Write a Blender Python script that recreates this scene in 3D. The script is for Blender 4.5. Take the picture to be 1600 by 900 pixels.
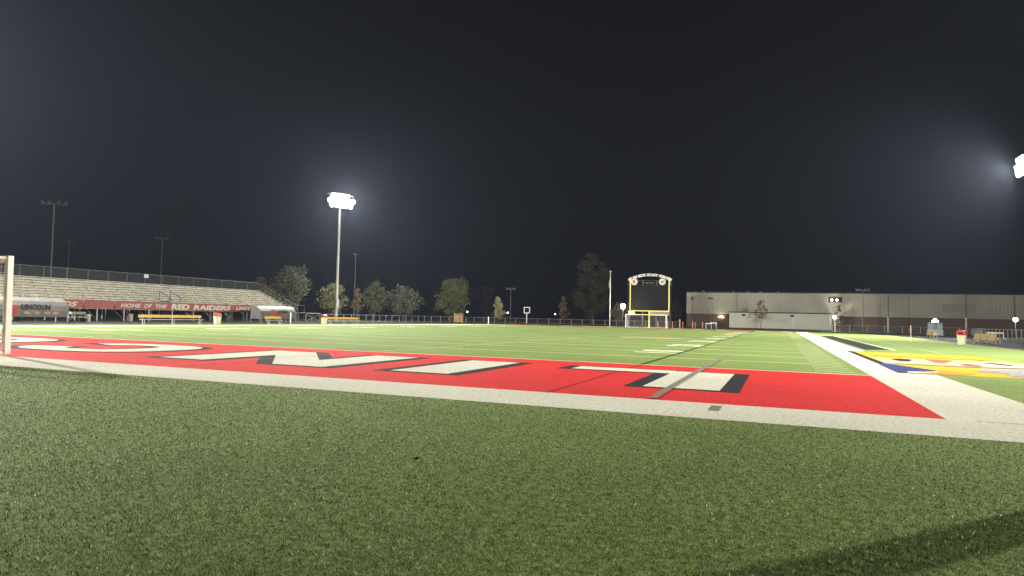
import bpy, math, random
import numpy as np
from mathutils import Vector, Matrix

for o in list(bpy.data.objects):
    bpy.data.objects.remove(o)
random.seed(7)
SC = bpy.context.scene
COL = SC.collection
R = math.radians

# ------------------------------------------------------------------ camera
YAW, PITCH, ROLL = R(21.93), R(2.49), R(1.33)
CAM = Vector((22.05, -11.88, 1.394))
s_, c_ = math.sin(YAW), math.cos(YAW)
fw = Vector((-s_ * math.cos(PITCH), c_ * math.cos(PITCH), math.sin(PITCH)))
rt = Vector((c_, s_, 0)); up = rt.cross(fw)
r2 = rt * math.cos(ROLL) + up * math.sin(ROLL)
u2 = up * math.cos(ROLL) - rt * math.sin(ROLL)
cd = bpy.data.cameras.new('camera')
cam = bpy.data.objects.new('camera', cd); COL.objects.link(cam)
m = Matrix.Identity(4)
for i in range(3):
    m[i][0], m[i][1], m[i][2], m[i][3] = r2[i], u2[i], -fw[i], CAM[i]
cam.matrix_world = m
cd.sensor_width = 36; cd.lens = 1042.3 / 1600 * 36
cd.clip_start = .05; cd.clip_end = 3000
SC.camera = cam
SC.render.resolution_x, SC.render.resolution_y = 1024, 576

# ------------------------------------------------------------------ night sky
w = bpy.data.worlds.new('World'); SC.world = w; w.use_nodes = True
bg = w.node_tree.nodes['Background']
bg.inputs['Color'].default_value = (.74, .80, 1.0, 1)
bg.inputs['Strength'].default_value = .0085
SC.view_settings.view_transform = 'Standard'
SC.view_settings.look = 'None'
SC.view_settings.exposure = 0.0
SC.view_settings.gamma = 1.0
POWER = 215000.0            # each lighting tower
LAMP_COL = (1.0, .975, .85)
HAZE_DENSITY = .00016

# ------------------------------------------------------------------ materials
def mat(name, col, rough=.6, var=0., vscale=3., bump=0., bscale=30., metal=0., spec=.5, dirt=None, dscale=.6, damt=.0):
    m = bpy.data.materials.new(name); m.use_nodes = True
    nt = m.node_tree; N = nt.nodes; L = nt.links
    b = N['Principled BSDF']
    b.inputs['Roughness'].default_value = rough
    b.inputs['Metallic'].default_value = metal
    b.inputs['Specular IOR Level'].default_value = spec
    b.inputs['Base Color'].default_value = (*col, 1)
    tc = N.new('ShaderNodeTexCoord')
    out = None
    if var > 0:
        nz = N.new('ShaderNodeTexNoise'); nz.inputs['Scale'].default_value = vscale; nz.inputs['Detail'].default_value = 5
        nz.inputs['Roughness'].default_value = .65
        L.new(tc.outputs['Object'], nz.inputs['Vector'])
        rp = N.new('ShaderNodeValToRGB')
        rp.color_ramp.elements[0].position = .3; rp.color_ramp.elements[1].position = .7
        rp.color_ramp.elements[0].color = (*[c * (1 - var) for c in col], 1)
        rp.color_ramp.elements[1].color = (*[min(1, c * (1 + var)) for c in col], 1)
        L.new(nz.outputs['Fac'], rp.inputs['Fac']); out = rp.outputs['Color']
    if dirt:
        n2 = N.new('ShaderNodeTexNoise'); n2.inputs['Scale'].default_value = dscale; n2.inputs['Detail'].default_value = 6
        L.new(tc.outputs['Object'], n2.inputs['Vector'])
        r_ = N.new('ShaderNodeValToRGB'); r_.color_ramp.elements[0].position = .45; r_.color_ramp.elements[1].position = .75
        r_.color_ramp.elements[1].color = (damt,) * 3 + (1,); r_.color_ramp.elements[0].color = (0, 0, 0, 1)
        L.new(n2.outputs['Fac'], r_.inputs['Fac'])
        mx = N.new('ShaderNodeMix'); mx.data_type = 'RGBA'
        L.new(r_.outputs['Color'], mx.inputs[0])
        if out: L.new(out, mx.inputs[6])
        else: mx.inputs[6].default_value = (*col, 1)
        mx.inputs[7].default_value = (*dirt, 1); out = mx.outputs[2]
    if out: L.new(out, b.inputs['Base Color'])
    if bump > 0:
        nb = N.new('ShaderNodeTexNoise'); nb.inputs['Scale'].default_value = bscale; nb.inputs['Detail'].default_value = 3
        L.new(tc.outputs['Object'], nb.inputs['Vector'])
        bp = N.new('ShaderNodeBump'); bp.inputs['Strength'].default_value = bump; bp.inputs['Distance'].default_value = .02
        L.new(nb.outputs['Fac'], bp.inputs['Height']); L.new(bp.outputs['Normal'], b.inputs['Normal'])
    return m

def turf_mat(name, lo, hi, patch=.12, fine=95., bump=.55, rough=.9, speck=None, big=.12, spec=.12):
    """synthetic turf: fine blade grain + soft wear patches"""
    m = bpy.data.materials.new(name); m.use_nodes = True
    nt = m.node_tree; N = nt.nodes; L = nt.links; b = N['Principled BSDF']
    b.inputs['Roughness'].default_value = rough
    b.inputs['Specular IOR Level'].default_value = spec
    tc = N.new('ShaderNodeTexCoord')
    n1 = N.new('ShaderNodeTexNoise'); n1.inputs['Scale'].default_value = fine; n1.inputs['Detail'].default_value = 7; n1.inputs['Roughness'].default_value = .8
    L.new(tc.outputs['Object'], n1.inputs['Vector'])
    rp = N.new('ShaderNodeValToRGB'); e = rp.color_ramp.elements
    e[0].position = .36; e[1].position = .64
    e[0].color = (*lo, 1); e[1].color = (*hi, 1)
    if speck:
        k = e.new(.72); k.color = (*speck, 1)
    L.new(n1.outputs['Fac'], rp.inputs['Fac'])
    n2 = N.new('ShaderNodeTexNoise'); n2.inputs['Scale'].default_value = .35; n2.inputs['Detail'].default_value = 6; n2.inputs['Roughness'].default_value = .6
    L.new(tc.outputs['Object'], n2.inputs['Vector'])
    mr = N.new('ShaderNodeMapRange'); mr.inputs[1].default_value = .3; mr.inputs[2].default_value = .7
    mr.inputs[3].default_value = 1 - big; mr.inputs[4].default_value = 1 + big
    L.new(n2.outputs['Fac'], mr.inputs[0])
    hs = N.new('ShaderNodeMix'); hs.data_type = 'RGBA'; hs.blend_type = 'MULTIPLY'; hs.inputs[0].default_value = 1
    L.new(rp.outputs['Color'], hs.inputs[6]); L.new(mr.outputs[0], hs.inputs[7])
    L.new(hs.outputs[2], b.inputs['Base Color'])
    n3 = N.new('ShaderNodeTexNoise'); n3.inputs['Scale'].default_value = fine * .8; n3.inputs['Detail'].default_value = 2
    L.new(tc.outputs['Object'], n3.inputs['Vector'])
    bp = N.new('ShaderNodeBump'); bp.inputs['Strength'].default_value = bump; bp.inputs['Distance'].default_value = .012
    L.new(n3.outputs['Fac'], bp.inputs['Height']); L.new(bp.outputs['Normal'], b.inputs['Normal'])
    return m

def emit(name, col, strength):
    m = bpy.data.materials.new(name); m.use_nodes = True
    b = m.node_tree.nodes['Principled BSDF']
    b.inputs['Base Color'].default_value = (.8, .8, .8, 1)
    b.inputs['Emission Color'].default_value = (*col, 1); b.inputs['Emission Strength'].default_value = strength
    return m

def clear(name, col, alpha, rough=.5):
    m = mat(name, col, rough); m.node_tree.nodes['Principled BSDF'].inputs['Alpha'].default_value = alpha
    return m

M = dict(
    ground=mat('rough_ground', (.05, .055, .035), .95, .4, .8, .4, 12),
    track=mat('track_asphalt', (.028, .028, .033), .97, .25, 6, .4, 40, spec=.08, dirt=(.045, .044, .043), dscale=.3, damt=.5),
    turf=turf_mat('turf_green', (.095, .155, .036), (.34, .44, .135), big=.13, fine=13, bump=.6),
    white=turf_mat('turf_white', (.52, .50, .405), (.99, .97, .84), big=.08, bump=.6, fine=15),
    wline=turf_mat('line_white', (.72, .77, .54), (.95, .97, .78), big=.05, bump=.3),
    red=turf_mat('turf_red', (.54, .009, .013), (.95, .045, .047), big=.10, bump=.7, fine=15, speck=(.96, .36, .33)),  # speck: pale fibres, with some sparkle painted in
    black=turf_mat('turf_black', (.008, .009, .012), (.035, .037, .045), big=.1, bump=.8, fine=15, speck=(.22, .22, .24)),
    taupe=turf_mat('tape_taupe', (.20, .18, .15), (.34, .31, .26), big=.05),
    seam=turf_mat('seam_green', (.02, .04, .01), (.05, .08, .02), big=.1),
    redseam=turf_mat('seam_red', (.40, .015, .018), (.55, .03, .03), big=.05),
    yellow=turf_mat('turf_yellow', (.52, .34, .02), (.74, .52, .05), big=.05),
    blue=turf_mat('turf_blue', (.03, .04, .16), (.07, .09, .30), big=.06),
    orange=turf_mat('turf_orange', (.78, .26, .03), (.95, .40, .06), big=.06),
    rust=turf_mat('turf_rust', (.36, .085, .035), (.52, .17, .08), big=.2),
    grey=turf_mat('turf_grey', (.20, .20, .24), (.55, .54, .52), big=.3, fine=6),
    cream=turf_mat('turf_cream', (.38, .35, .27), (.60, .56, .44), big=.06),
    goalwhite=mat('white_paint', (.90, .89, .80), .35, .04, 4, dirt=(.6, .57, .46), dscale=3, damt=.25),
    net=mat('net_cord', (.80, .78, .70), .8),
    galv=mat('galvanised_steel', (.42, .43, .44), .45, .15, 5, metal=.5),
    railgrey=mat('rail_steel', (.17, .17, .17), .6, .15, 5, metal=.3),
    darksteel=mat('dark_steel', (.045, .047, .05), .5, .2, 5),
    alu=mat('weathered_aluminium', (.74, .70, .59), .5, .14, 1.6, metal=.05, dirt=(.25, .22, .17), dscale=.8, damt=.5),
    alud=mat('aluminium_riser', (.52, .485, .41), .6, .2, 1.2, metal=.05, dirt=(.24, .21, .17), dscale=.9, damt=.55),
    banner=mat('red_vinyl', (.36, .075, .07), .55, .14, .7, .1, 3, dirt=(.30, .14, .12), dscale=.5, damt=.35),
    bannerw=mat('faded_white_ink', (.66, .60, .52), .6, .1, 3),
    shelter=mat('grey_shell', (.15, .15, .155), .45, .12, 1.2, dirt=(.33, .22, .18), dscale=.9, damt=.4),
    shellclear=mat('pale_shell', (.115, .113, .11), .5, .1, 1.5),
    ink=mat('black_ink', (.02, .02, .025), .6),
    redink=mat('red_ink', (.45, .06, .04), .6, .3, 3),
    orangeink=mat('faded_orange_ink', (.50, .27, .17), .6, .3, 3),
    tan=mat('tan_bench_board', (.42, .31, .14), .6, .12, 3),
    wood=mat('yellow_bench_board', (.62, .36, .06), .5, .12, 3),
    timber=mat('raw_timber', (.36, .24, .10), .8, .2, 4),
    beige=mat('beige_plastic', (.72, .66, .49), .5, .06, 5, dirt=(.45, .38, .26), dscale=3, damt=.4),
    redlid=mat('red_plastic', (.55, .06, .05), .4, .08, 5),
    hole=mat('dark_opening', (.01, .01, .011), .9),
    yellowpost=mat('yellow_enamel', (.82, .74, .18), .35, .05, 3),
    siding=mat('tan_metal_siding', (.345, .33, .275), .55, .07, .25, dirt=(.21, .20, .17), dscale=.16, damt=.6),
    annex=mat('pale_metal_siding', (.45, .45, .39), .55, .07, .3, dirt=(.27, .27, .24), dscale=.3, damt=.6),
    brick=mat('brown_brick', (.11, .075, .062), .9, .3, 7, .3, 20),
    roof=mat('dark_trim', (.02, .02, .02), .7),
    screen=mat('black_screen', (.014, .014, .015), .8, .1, 2, spec=.1),
    archwhite=mat('white_letters', (.82, .82, .82), .5, .06, 3),
    discwhite=mat('white_disc', (.52, .51, .49), .5, .05, 3),
    cap=mat('cream_panel', (.24, .23, .16), .5),
    bluegrey=mat('blue_grey_panel', (.28, .33, .36), .5, .15, 3),
    glass=clear('booth_glass', (.5, .56, .6), .45, .1),
    chain=clear('chain_link', (.30, .31, .31), .045),
    bark=mat('bark', (.13, .10, .075), .95, .3, 4, .5, 12),
    pole=mat('pole_steel', (.46, .45, .42), .45, .1, 2, metal=.3),
    bollard=mat('red_orange_post', (.48, .19, .14), .5, .1, 4),
    flagred=mat('red_flag', (.50, .04, .05), .7),
    leafdark=mat('dry_leaf_dark', (.03, .022, .012), .8), leafpale=mat('dry_leaf_pale', (.42, .30, .18), .7),
    caster_pad=mat('caster_navy', (.03, .04, .09), .6, .1, 4),
    lens=emit('floodlight_lens', (1, .96, .86), 90), lamp=emit('lamp_glass', (1, .93, .80), 45),
    lampw=emit('warm_lamp_glass', (1, .80, .55), 14), smallamp=emit('small_lamp_glass', (1, .95, .85), 5),
)

# ------------------------------------------------------------------ mesh helper
class MB:
    def __init__(s): s.v = []; s.f = []
    def add(s, vs, fs):
        n = len(s.v); s.v += [tuple(v) for v in vs]; s.f += [tuple(i + n for i in f) for f in fs]; return s
    def box(s, x0, y0, z0, x1, y1, z1):
        v = [(x0, y0, z0), (x1, y0, z0), (x1, y1, z0), (x0, y1, z0), (x0, y0, z1), (x1, y0, z1), (x1, y1, z1), (x0, y1, z1)]
        return s.add(v, [(0, 3, 2, 1), (4, 5, 6, 7), (0, 1, 5, 4), (1, 2, 6, 5), (2, 3, 7, 6), (3, 0, 4, 7)])
    def cyl(s, a, b, r0, r1=None, n=8):
        a = Vector(a); b = Vector(b); r1 = r0 if r1 is None else r1
        d = (b - a).normalized(); t = Vector((0, 0, 1)) if abs(d.z) < .9 else Vector((1, 0, 0))
        x = d.cross(t).normalized(); y = d.cross(x)
        vs = []
        for p, r in ((a, r0), (b, r1)):
            for k in range(n):
                q = 2 * math.pi * k / n
                vs.append(p + x * (r * math.cos(q)) + y * (r * math.sin(q)))
        fs = [(k, (k + 1) % n, n + (k + 1) % n, n + k) for k in range(n)]
        fs += [tuple(range(n - 1, -1, -1)), tuple(range(n, 2 * n))]
        return s.add(vs, fs)
    def tube(s, pts, r, n=6):
        for a, b in zip(pts, pts[1:]): s.cyl(a, b, r, r, n)
        return s
    def bar(s, a, b, wx, wz):
        """rectangular bar from a to b"""
        a = Vector(a); b = Vector(b); d = (b - a).normalized()
        t = Vector((0, 0, 1)) if abs(d.z) < .9 else Vector((1, 0, 0))
        x = d.cross(t).normalized() * (wx / 2); y = d.cross(x).normalized() * (wz / 2)
        vs = [p + i * x + j * y for p in (a, b) for i, j in ((-1, -1), (1, -1), (1, 1), (-1, 1))]
        return s.add(vs, [(0, 3, 2, 1), (4, 5, 6, 7), (0, 1, 5, 4), (1, 2, 6, 5), (2, 3, 7, 6), (3, 0, 4, 7)])
    def poly(s, pts, z): return s.add([(p[0], p[1], z) for p in pts], [tuple(range(len(pts)))])
    def rect(s, x0, y0, x1, y1, z): return s.poly([(x0, y0), (x1, y0), (x1, y1), (x0, y1)], z)
    def prism(s, pts, ax, a, b):
        """polygon in the plane normal to axis ax, extruded a..b"""
        n = len(pts)
        def P(p, t): return ((t, p[0], p[1]) if ax == 0 else (p[0], t, p[1]) if ax == 1 else (p[0], p[1], t))
        vs = [P(p, a) for p in pts] + [P(p, b) for p in pts]
        fs = [tuple(range(n - 1, -1, -1)), tuple(range(n, 2 * n))] + [(k, (k + 1) % n, n + (k + 1) % n, n + k) for k in range(n)]
        return s.add(vs, fs)
    def lathe(s, prof, n=16, c=(0, 0)):
        vs = []; fs = []
        for r, z in prof:
            for k in range(n):
                q = 2 * math.pi * k / n; vs.append((c[0] + r * math.cos(q), c[1] + r * math.sin(q), z))
        for i in range(len(prof) - 1):
            for k in range(n):
                fs.append((i * n + k, i * n + (k + 1) % n, (i + 1) * n + (k + 1) % n, (i + 1) * n + k))
        fs.append(tuple(range(n - 1, -1, -1))); fs.append(tuple((len(prof) - 1) * n + k for k in range(n)))
        return s.add(vs, fs)
    def build(s, name, m, parent=None, loc=(0, 0, 0), rot=0, smooth=False, bevel=0):
        me = bpy.data.meshes.new(name); me.from_pydata(s.v, [], s.f); me.update()
        me.materials.append(M[m] if isinstance(m, str) else m)
        if smooth:
            for p in me.polygons: p.use_smooth = True
        o = bpy.data.objects.new(name, me); COL.objects.link(o)
        o.location = loc; o.rotation_euler = (0, 0, rot)
        if parent: o.parent = parent
        if bevel:
            b = o.modifiers.new('bevel', 'BEVEL'); b.width = bevel; b.segments = 2; b.limit_method = 'ANGLE'
        return o

def tag(o, label, cat, group=None):
    o['label'] = label; o['category'] = cat
    if group: o['group'] = group
    return o
def thing(name, label, cat, loc=(0, 0, 0), rot=0, group=None):
    o = bpy.data.objects.new(name, None); COL.objects.link(o)
    o.location = loc; o.rotation_euler = (0, 0, rot); o.empty_display_size = .2
    return tag(o, label, cat, group)
def struct(o): o['kind'] = 'structure'; return o
def dup(o, loc=None, rot=None, label=None, parent=None):
    c = o.copy(); COL.objects.link(c)
    if parent: c.parent = parent
    if loc is not None: c.location = loc
    if rot is not None: c.rotation_euler = (0, 0, rot)
    if label: c['label'] = label
    for ch in [x for x in o.children]: dup(ch, parent=c)
    return c

def text(mb, string, size, m4, offset=0., shear=0., extrude=.01, align='CENTER', squeeze=1., space=1.):
    """writes a string into mb; m4 maps the text plane (x right, y up, z out) to the target frame"""
    cu = bpy.data.curves.new('t', 'FONT'); cu.body = string; cu.size = size; cu.align_x = align; cu.align_y = 'BOTTOM_BASELINE'
    cu.offset = offset; cu.shear = shear; cu.extrude = extrude; cu.resolution_u = 3; cu.space_character = space
    ob = bpy.data.objects.new('t', cu); COL.objects.link(ob)
    dg = bpy.context.evaluated_depsgraph_get()
    me = bpy.data.meshes.new_from_object(ob.evaluated_get(dg))
    vs = [m4 @ Vector((v.co.x * squeeze, v.co.y, v.co.z)) for v in me.vertices]
    mb.add(vs, [tuple(p.vertices) for p in me.polygons])
    bpy.data.objects.remove(ob); bpy.data.curves.remove(cu); bpy.data.meshes.remove(me)
def frame(o, x, y):
    x = Vector(x).normalized(); y = Vector(y).normalized(); z = x.cross(y)
    m = Matrix.Identity(4)
    for i in range(3): m[i][0], m[i][1], m[i][2], m[i][3] = x[i], y[i], z[i], o[i]
    return m

# ================================================================== GROUND
gm = MB(); gm.rect(-620, -620, 620, 620, -.03); struct(gm.build('ground', 'ground'))
def rrect(x0, y0, x1, y1, r, n=14):
    pts = []
    for cx, cy, a0 in ((x1 - r, y0 + r, -90), (x1 - r, y1 - r, 0), (x0 + r, y1 - r, 90), (x0 + r, y0 + r, 180)):
        for k in range(n + 1):
            a = R(a0 + 90 * k / n); pts.append((cx + r * math.cos(a), cy + r * math.sin(a)))
    return pts
tk = MB(); tk.poly(rrect(-40.5, -50, 47.5, 131, 34), -.015); struct(tk.build('running_track', 'track'))
tl = MB()
def ring(mb, a, b, z):
    n = len(a); mb.add([(p[0], p[1], z) for p in a] + [(p[0], p[1], z) for p in b], [(k, (k + 1) % n, n + (k + 1) % n, n + k) for k in range(n)])
for off in (1.25, 2.5, 3.75, 5.0):
    ring(tl, rrect(-29.3 - off, -39 - off, 36.9 + off, 119.5 + off, 24 + off), rrect(-29.35 - off, -39.05 - off, 36.95 + off, 119.55 + off, 24 + off), -.010)
struct(tl.build('track_lane_lines', mat('lane_paint', (.5, .5, .48), .7, .3, 2)))
# low concrete edge kerb between turf and track
kb = MB(); A = rrect(-29.0, -38.7, 36.6, 119.2, 24); B = rrect(-29.14, -38.84, 36.74, 119.34, 24)
n = len(A)
kb.add([(p[0], p[1], .03) for p in A] + [(p[0], p[1], .03) for p in B] + [(p[0], p[1], -.02) for p in B],
       [(k, (k + 1) % n, n + (k + 1) % n, n + k) for k in range(n)] + [(n + k, n + (k + 1) % n, 2 * n + (k + 1) % n, 2 * n + k) for k in range(n)])
struct(kb.build('track_kerb', mat('kerb_concrete', (.42, .41, .37), .8, .2, 4)))
tf = MB(); tf.poly(rrect(-29.02, -38.72, 36.62, 119.22, 24), 0.0); turf = struct(tf.build('turf_field', 'turf'))

W = 24.384; GY = 9.144; FAR = 109.728; YD = .9144
def mark(mb, name, m, z=None): return struct(mb.build(name, m))
b = MB(); z = .004
b.rect(-W - 1.88, -1.9, W + 1.88, 0, z); b.rect(-W - 1.88, FAR, W + 1.88, FAR + 1.5, z)
b.rect(-W - 1.88, 0, -W, FAR, z); b.rect(W, 0, W + 1.88, 10.78, z)
b.rect(W, 10.78, W + .95, 28.3, z); b.rect(W, 28.3, W + 1.88, FAR, z); mark(b, 'white_border', 'white')
b = MB(); b.rect(-W, 0, W, GY - .12, z); mark(b, 'red_end_zone_near', 'red')
b = MB(); b.rect(-W, FAR - GY + .12, W, FAR, z); mark(b, 'red_end_zone_far', 'red')
b = MB()
b.rect(-W, GY - .12, W, GY, z); b.rect(-W, FAR - GY, W, FAR - GY + .12, z)
for k in range(1, 20):
    y = GY + k * 5 * YD; b.rect(-W + .35, y - .055, W - .35, y + .055, z)
for k in range(1, 100):
    if k % 5 == 0: continue
    y = GY + k * YD
    for xa, xb in ((W - 1.35, W - .3), (-W + .3, -W + 1.35), (8.0, 8.6), (-8.6, -8.0)):
        b.rect(xa, y - .05, xb, y + .05, z)
mark(b, 'yard_lines', 'wline')
# yard numbers
b = MB()
nums = [1, 2, 3, 4, 5, 4, 3, 2, 1]
for i, d in enumerate(nums):
    y = GY + (i + 1) * 10 * YD
    for sx in (1, -1):
        for ch, dy in ((str(d), -1), ('0', 1)):
            # bottoms of the digits face the sideline
            mm = frame((sx * 17.95, y + sx * dy * 1.0, .004), (0, sx, 0), (-sx, 0, 0))
            text(b, ch, 2.55, mm, offset=.09, extrude=0, squeeze=1.05)
mark(b, 'yard_numbers', 'wline')
# seams and tape
b = MB(); b.rect(17.95, GY, 18.10, FAR - GY, .0045); mark(b, 'dark_seam', 'seam')
b = MB(); b.rect(17.98, 0, 18.07, GY - .12, .0085); mark(b, 'red_seam', 'redseam')
b = MB(); b.rect(8.14, 0, 8.19, GY, .0165); mark(b, 'thin_pink_line', turf_mat('pink_line', (.65, .28, .25), (.8, .45, .40)))
b = MB(); b.rect(19.87, .12, 20.03, 15.9, .020); b.rect(21.0, -.95, 21.17, -.28, .008); mark(b, 'taupe_tape', 'taupe')
b = MB(); b.rect(W + .35, -.035, W + 1.88, -.012, .0085); b.rect(-W - 1.88, -.035, -W - .3, -.012, .0085); mark(b, 'border_seam', 'seam')
b = MB(); b.rect(29.9, 10, 29.98, 60, .0045); b.rect(29.0, 28.6, 36.5, 28.66, .0045); mark(b, 'thin_touch_line', turf_mat('faint_line', (.42, .52, .26), (.62, .70, .42)))

# end-zone lettering, read from the field (so it stands on its head from here)
def lin_polys():
    def r(x0, y0, x1, y1): return [(x0, y0), (x1, y0), (x1, y1), (x0, y1)]
    y0, y1 = 2.2, 7.12
    P = [r(19.38, y0, 20.93, y1 - .2), r(16.68, 6.0, 19.38, y1 - .1)]                    # L
    P += [r(13.12, 2.35, 14.72, y1)]                                                    # I
    for o in (0, -29.4):                                                                 # N, N
        P += [r(9.6 + o, y0, 11.2 + o, y1), r(5.48 + o, y0, 7.14 + o, y1), [(9.6 + o, y0), (11.2 + o, y0), (7.14 + o, y1), (5.48 + o, y1)]]
    P += [r(-13.75, y0, -12.15, y1), r(-16.5, 6.0, -13.75, y1)]                          # second L
    return P
def se(a, b, q, e=2.6):
    c, s = math.cos(q), math.sin(q)
    return (a * math.copysign(abs(c) ** (2 / e), c), b * math.copysign(abs(s) ** (2 / e), s))
def hull(pts):
    pts = sorted(set((round(x, 4), round(y, 4)) for x, y in pts))
    def half(ps):
        h = []
        for p in ps:
            while len(h) > 1 and (h[-1][0] - h[-2][0]) * (p[1] - h[-2][1]) - (h[-1][1] - h[-2][1]) * (p[0] - h[-2][0]) <= 0: h.pop()
            h.append(p)
        return h
    a = half(pts); c = half(pts[::-1]); return a[:-1] + c[:-1]
def letters(flip):
    bw = MB(); bb = MB()
    T = (lambda p: p) if not flip else (lambda p: (-p[0], FAR - p[1]))
    k = 0
    def put(mb, pts, z):
        nonlocal k
        k += 1; mb.poly([T(p) for p in pts], z + k * .00004)
    for p in lin_polys():
        put(bw, p, .012)
        put(bb, hull([(x + dx, y + dy) for x, y in p for dx, dy in ((-.38, -.2), (.38, -.2), (.38, .2), (-.38, .2))]), .008)
    for cx, gap in ((.32, True), (-7.5, False)):
        n = 40
        for mb, ao, bo, ai, bi, z, g in ((bw, 2.85, 2.4, 1.25, 1.35, .012, .36), (bb, 3.25, 2.6, .88, 1.15, .008, .26)):
            for i in range(n):
                q0, q1 = 2 * math.pi * i / n, 2 * math.pi * (i + 1) / n
                mid = (q0 + q1) / 2
                if gap and abs(mid - math.pi + .08) < g: continue
                pts = [se(ao, bo, q0), se(ao, bo, q1), se(ai, bi, q1), se(ai, bi, q0)]
                put(mb, [(cx + x, 4.75 + y) for x, y in pts], z)
    return bw, bb
for flip, nm in ((False, 'near'), (True, 'far')):
    bw, bb = letters(flip)
    mark(bb, 'letter_outline', 'black'); mark(bw, 'end_zone_letters', 'white')

# midfield plate
b = MB(); b.poly([(9.7, 41.2), (10.9, 39.7), (14.2, 39.9), (15.6, 41.4), (14.0, 43.0), (11.0, 43.0)], .005); mark(b, 'field_emblem_plate', 'cream')
b = MB()
for cx in (11.6, 13.1): b.poly([(cx + .62 * math.cos(t * .5236), 41.3 + 1.2 * math.sin(t * .5236)) for t in range(12)], .009)
mark(b, 'field_emblem_red', 'orange')

# painted panel beside the right sideline, coach box strip
b = MB(); b.poly([(26.55, 30.9), (27.9, 31.9), (28.04, 77.8), (26.55, 75.0)], .004); mark(b, 'black_coach_strip', 'black')
b = MB(); b.rect(28.06, 31.4, 28.20, 78, .004); b.rect(25.5, 80, 31, 81.2, .0042); mark(b, 'coach_box_line', 'wline')
def panel(name, m, polys, z):
    b = MB()
    for i, p in enumerate(polys): b.poly(p, z + i * .0003)
    mark(b, name, m)
panel('panel_yellow', 'yellow', [[(25.35, 28.0), (26.3, 27.4), (30.75, 26.8), (31.2, 19.2), (31.0, 11.2), (28.5, 11.0), (26.3, 10.8), (25.35, 10.8)]], .0045)
panel('panel_white', 'cream', [[(25.73, 20.94), (26.29, 20.08), (27.26, 21.41), (27.72, 20.93), (29.74, 21.05), (30.53, 21.33), (31.1, 19.75), (31.0, 16.84), (28.32, 16.04), (26.07, 16.41), (25.67, 16.41)]], .008)
panel('panel_black', 'black', [[(25.33, 27.7), (25.62, 27.2), (25.66, 16.0), (25.40, 15.2)],
    [(26.33, 20.12), (26.77, 20.79), (27.09, 20.37), (27.11, 19.8), (26.76, 18.44), (26.45, 18.57)],
    [(29.44, 19.63), (29.85, 19.76), (30.23, 18.74), (30.01, 18.03), (29.73, 18.6)],
    [(25.9, 16.3), (28.3, 15.85), (30.9, 16.6), (30.9, 16.35), (28.3, 15.65), (26.0, 16.1)],
    [(26.0, 23.1), (30.6, 22.2), (30.6, 21.95), (26.0, 22.85)]], .011)
panel('panel_rust', 'rust', [[(27.72, 20.93), (28.02, 20.95), (28.73, 20.57), (28.31, 19.41), (27.89, 18.16), (27.63, 18.23)],
    [(28.33, 17.83), (28.69, 18.28), (28.92, 17.14), (28.66, 16.43), (28.23, 16.45)]], .014)
panel('panel_blue', 'blue', [[(25.61, 16.22), (25.79, 15.83), (26.12, 14.54), (26.4, 13.64), (26.65, 12.81), (26.42, 12.14), (25.66, 11.55), (25.58, 11.03), (25.30, 10.82), (25.34, 15.2)]], .0145)
panel('panel_orange', 'orange', [[(26.74, 13.13), (27.45, 11.79), (26.95, 11.08), (26.41, 10.88), (25.54, 10.85), (25.8, 11.07), (26.54, 11.91)]], .0145)
panel('panel_lens', 'white', [[(25.67, 11.66), (26.08, 11.79), (26.64, 12.31), (26.51, 11.88), (25.8, 11.07), (25.59, 11.09)]], .0175)
panel('panel_grey', 'grey', [[(28.38, 15.22), (28.95, 15.51), (30.2, 15.55), (30.4, 12.0), (28.9, 11.5), (28.29, 11.58), (28.45, 13.0), (27.83, 13.23)]], .0145)

# ------------------------------------------------------------------ near turf blades (nobody can count them)
def blades(name, m, n, rmin, rmax, keep, z0, seed, h0, w0, tint_mul=1.0):
    g = np.random.default_rng(seed)
    r = rmin * (rmax / rmin) ** (g.random(n) ** .9)
    a = YAW + np.radians(g.uniform(-62, 62, n))
    x = CAM.x - r * np.sin(a); y = CAM.y + r * np.cos(a)
    k = keep(x, y); x, y, r = x[k], y[k], r[k]; n = len(x)
    tint = g.random(n).astype(np.float32)
    h = h0 * g.uniform(.55, 1.25, n) * (1 + r / 40) * np.where(tint > .86, 1.25, 1.0)
    wd = w0 * g.uniform(.6, 1.4, n) * (.7 + r / 6.) * np.where(tint > .98, 3.0, np.where(tint > .91, 1.7, 1.0))
    th = g.uniform(0, 2 * np.pi, n); lean = g.uniform(.1, 1.1, n) * h; la = g.uniform(0, 2 * np.pi, n)
    V = np.empty((n, 3, 3), np.float32)
    cx, sx = np.cos(th) * wd / 2, np.sin(th) * wd / 2
    V[:, 0] = np.stack([x - cx, y - sx, np.full(n, z0)], 1); V[:, 1] = np.stack([x + cx, y + sx, np.full(n, z0)], 1)
    V[:, 2] = np.stack([x + np.cos(la) * lean, y + np.sin(la) * lean, z0 + h], 1)
    me = bpy.data.meshes.new(name)
    me.vertices.add(3 * n); me.vertices.foreach_set('co', V.ravel())
    me.loops.add(3 * n); me.loops.foreach_set('vertex_index', np.arange(3 * n, dtype=np.int32))
    me.polygons.add(n); me.polygons.foreach_set('loop_start', np.arange(0, 3 * n, 3, dtype=np.int32))
    me.update(calc_edges=True)
    at = me.attributes.new('tint', 'FLOAT', 'POINT')
    at.data.foreach_set('value', np.repeat(tint, 3))
    me.materials.append(m)
    o = bpy.data.objects.new(name, me); COL.objects.link(o); o['kind'] = 'stuff'
    return o
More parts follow.
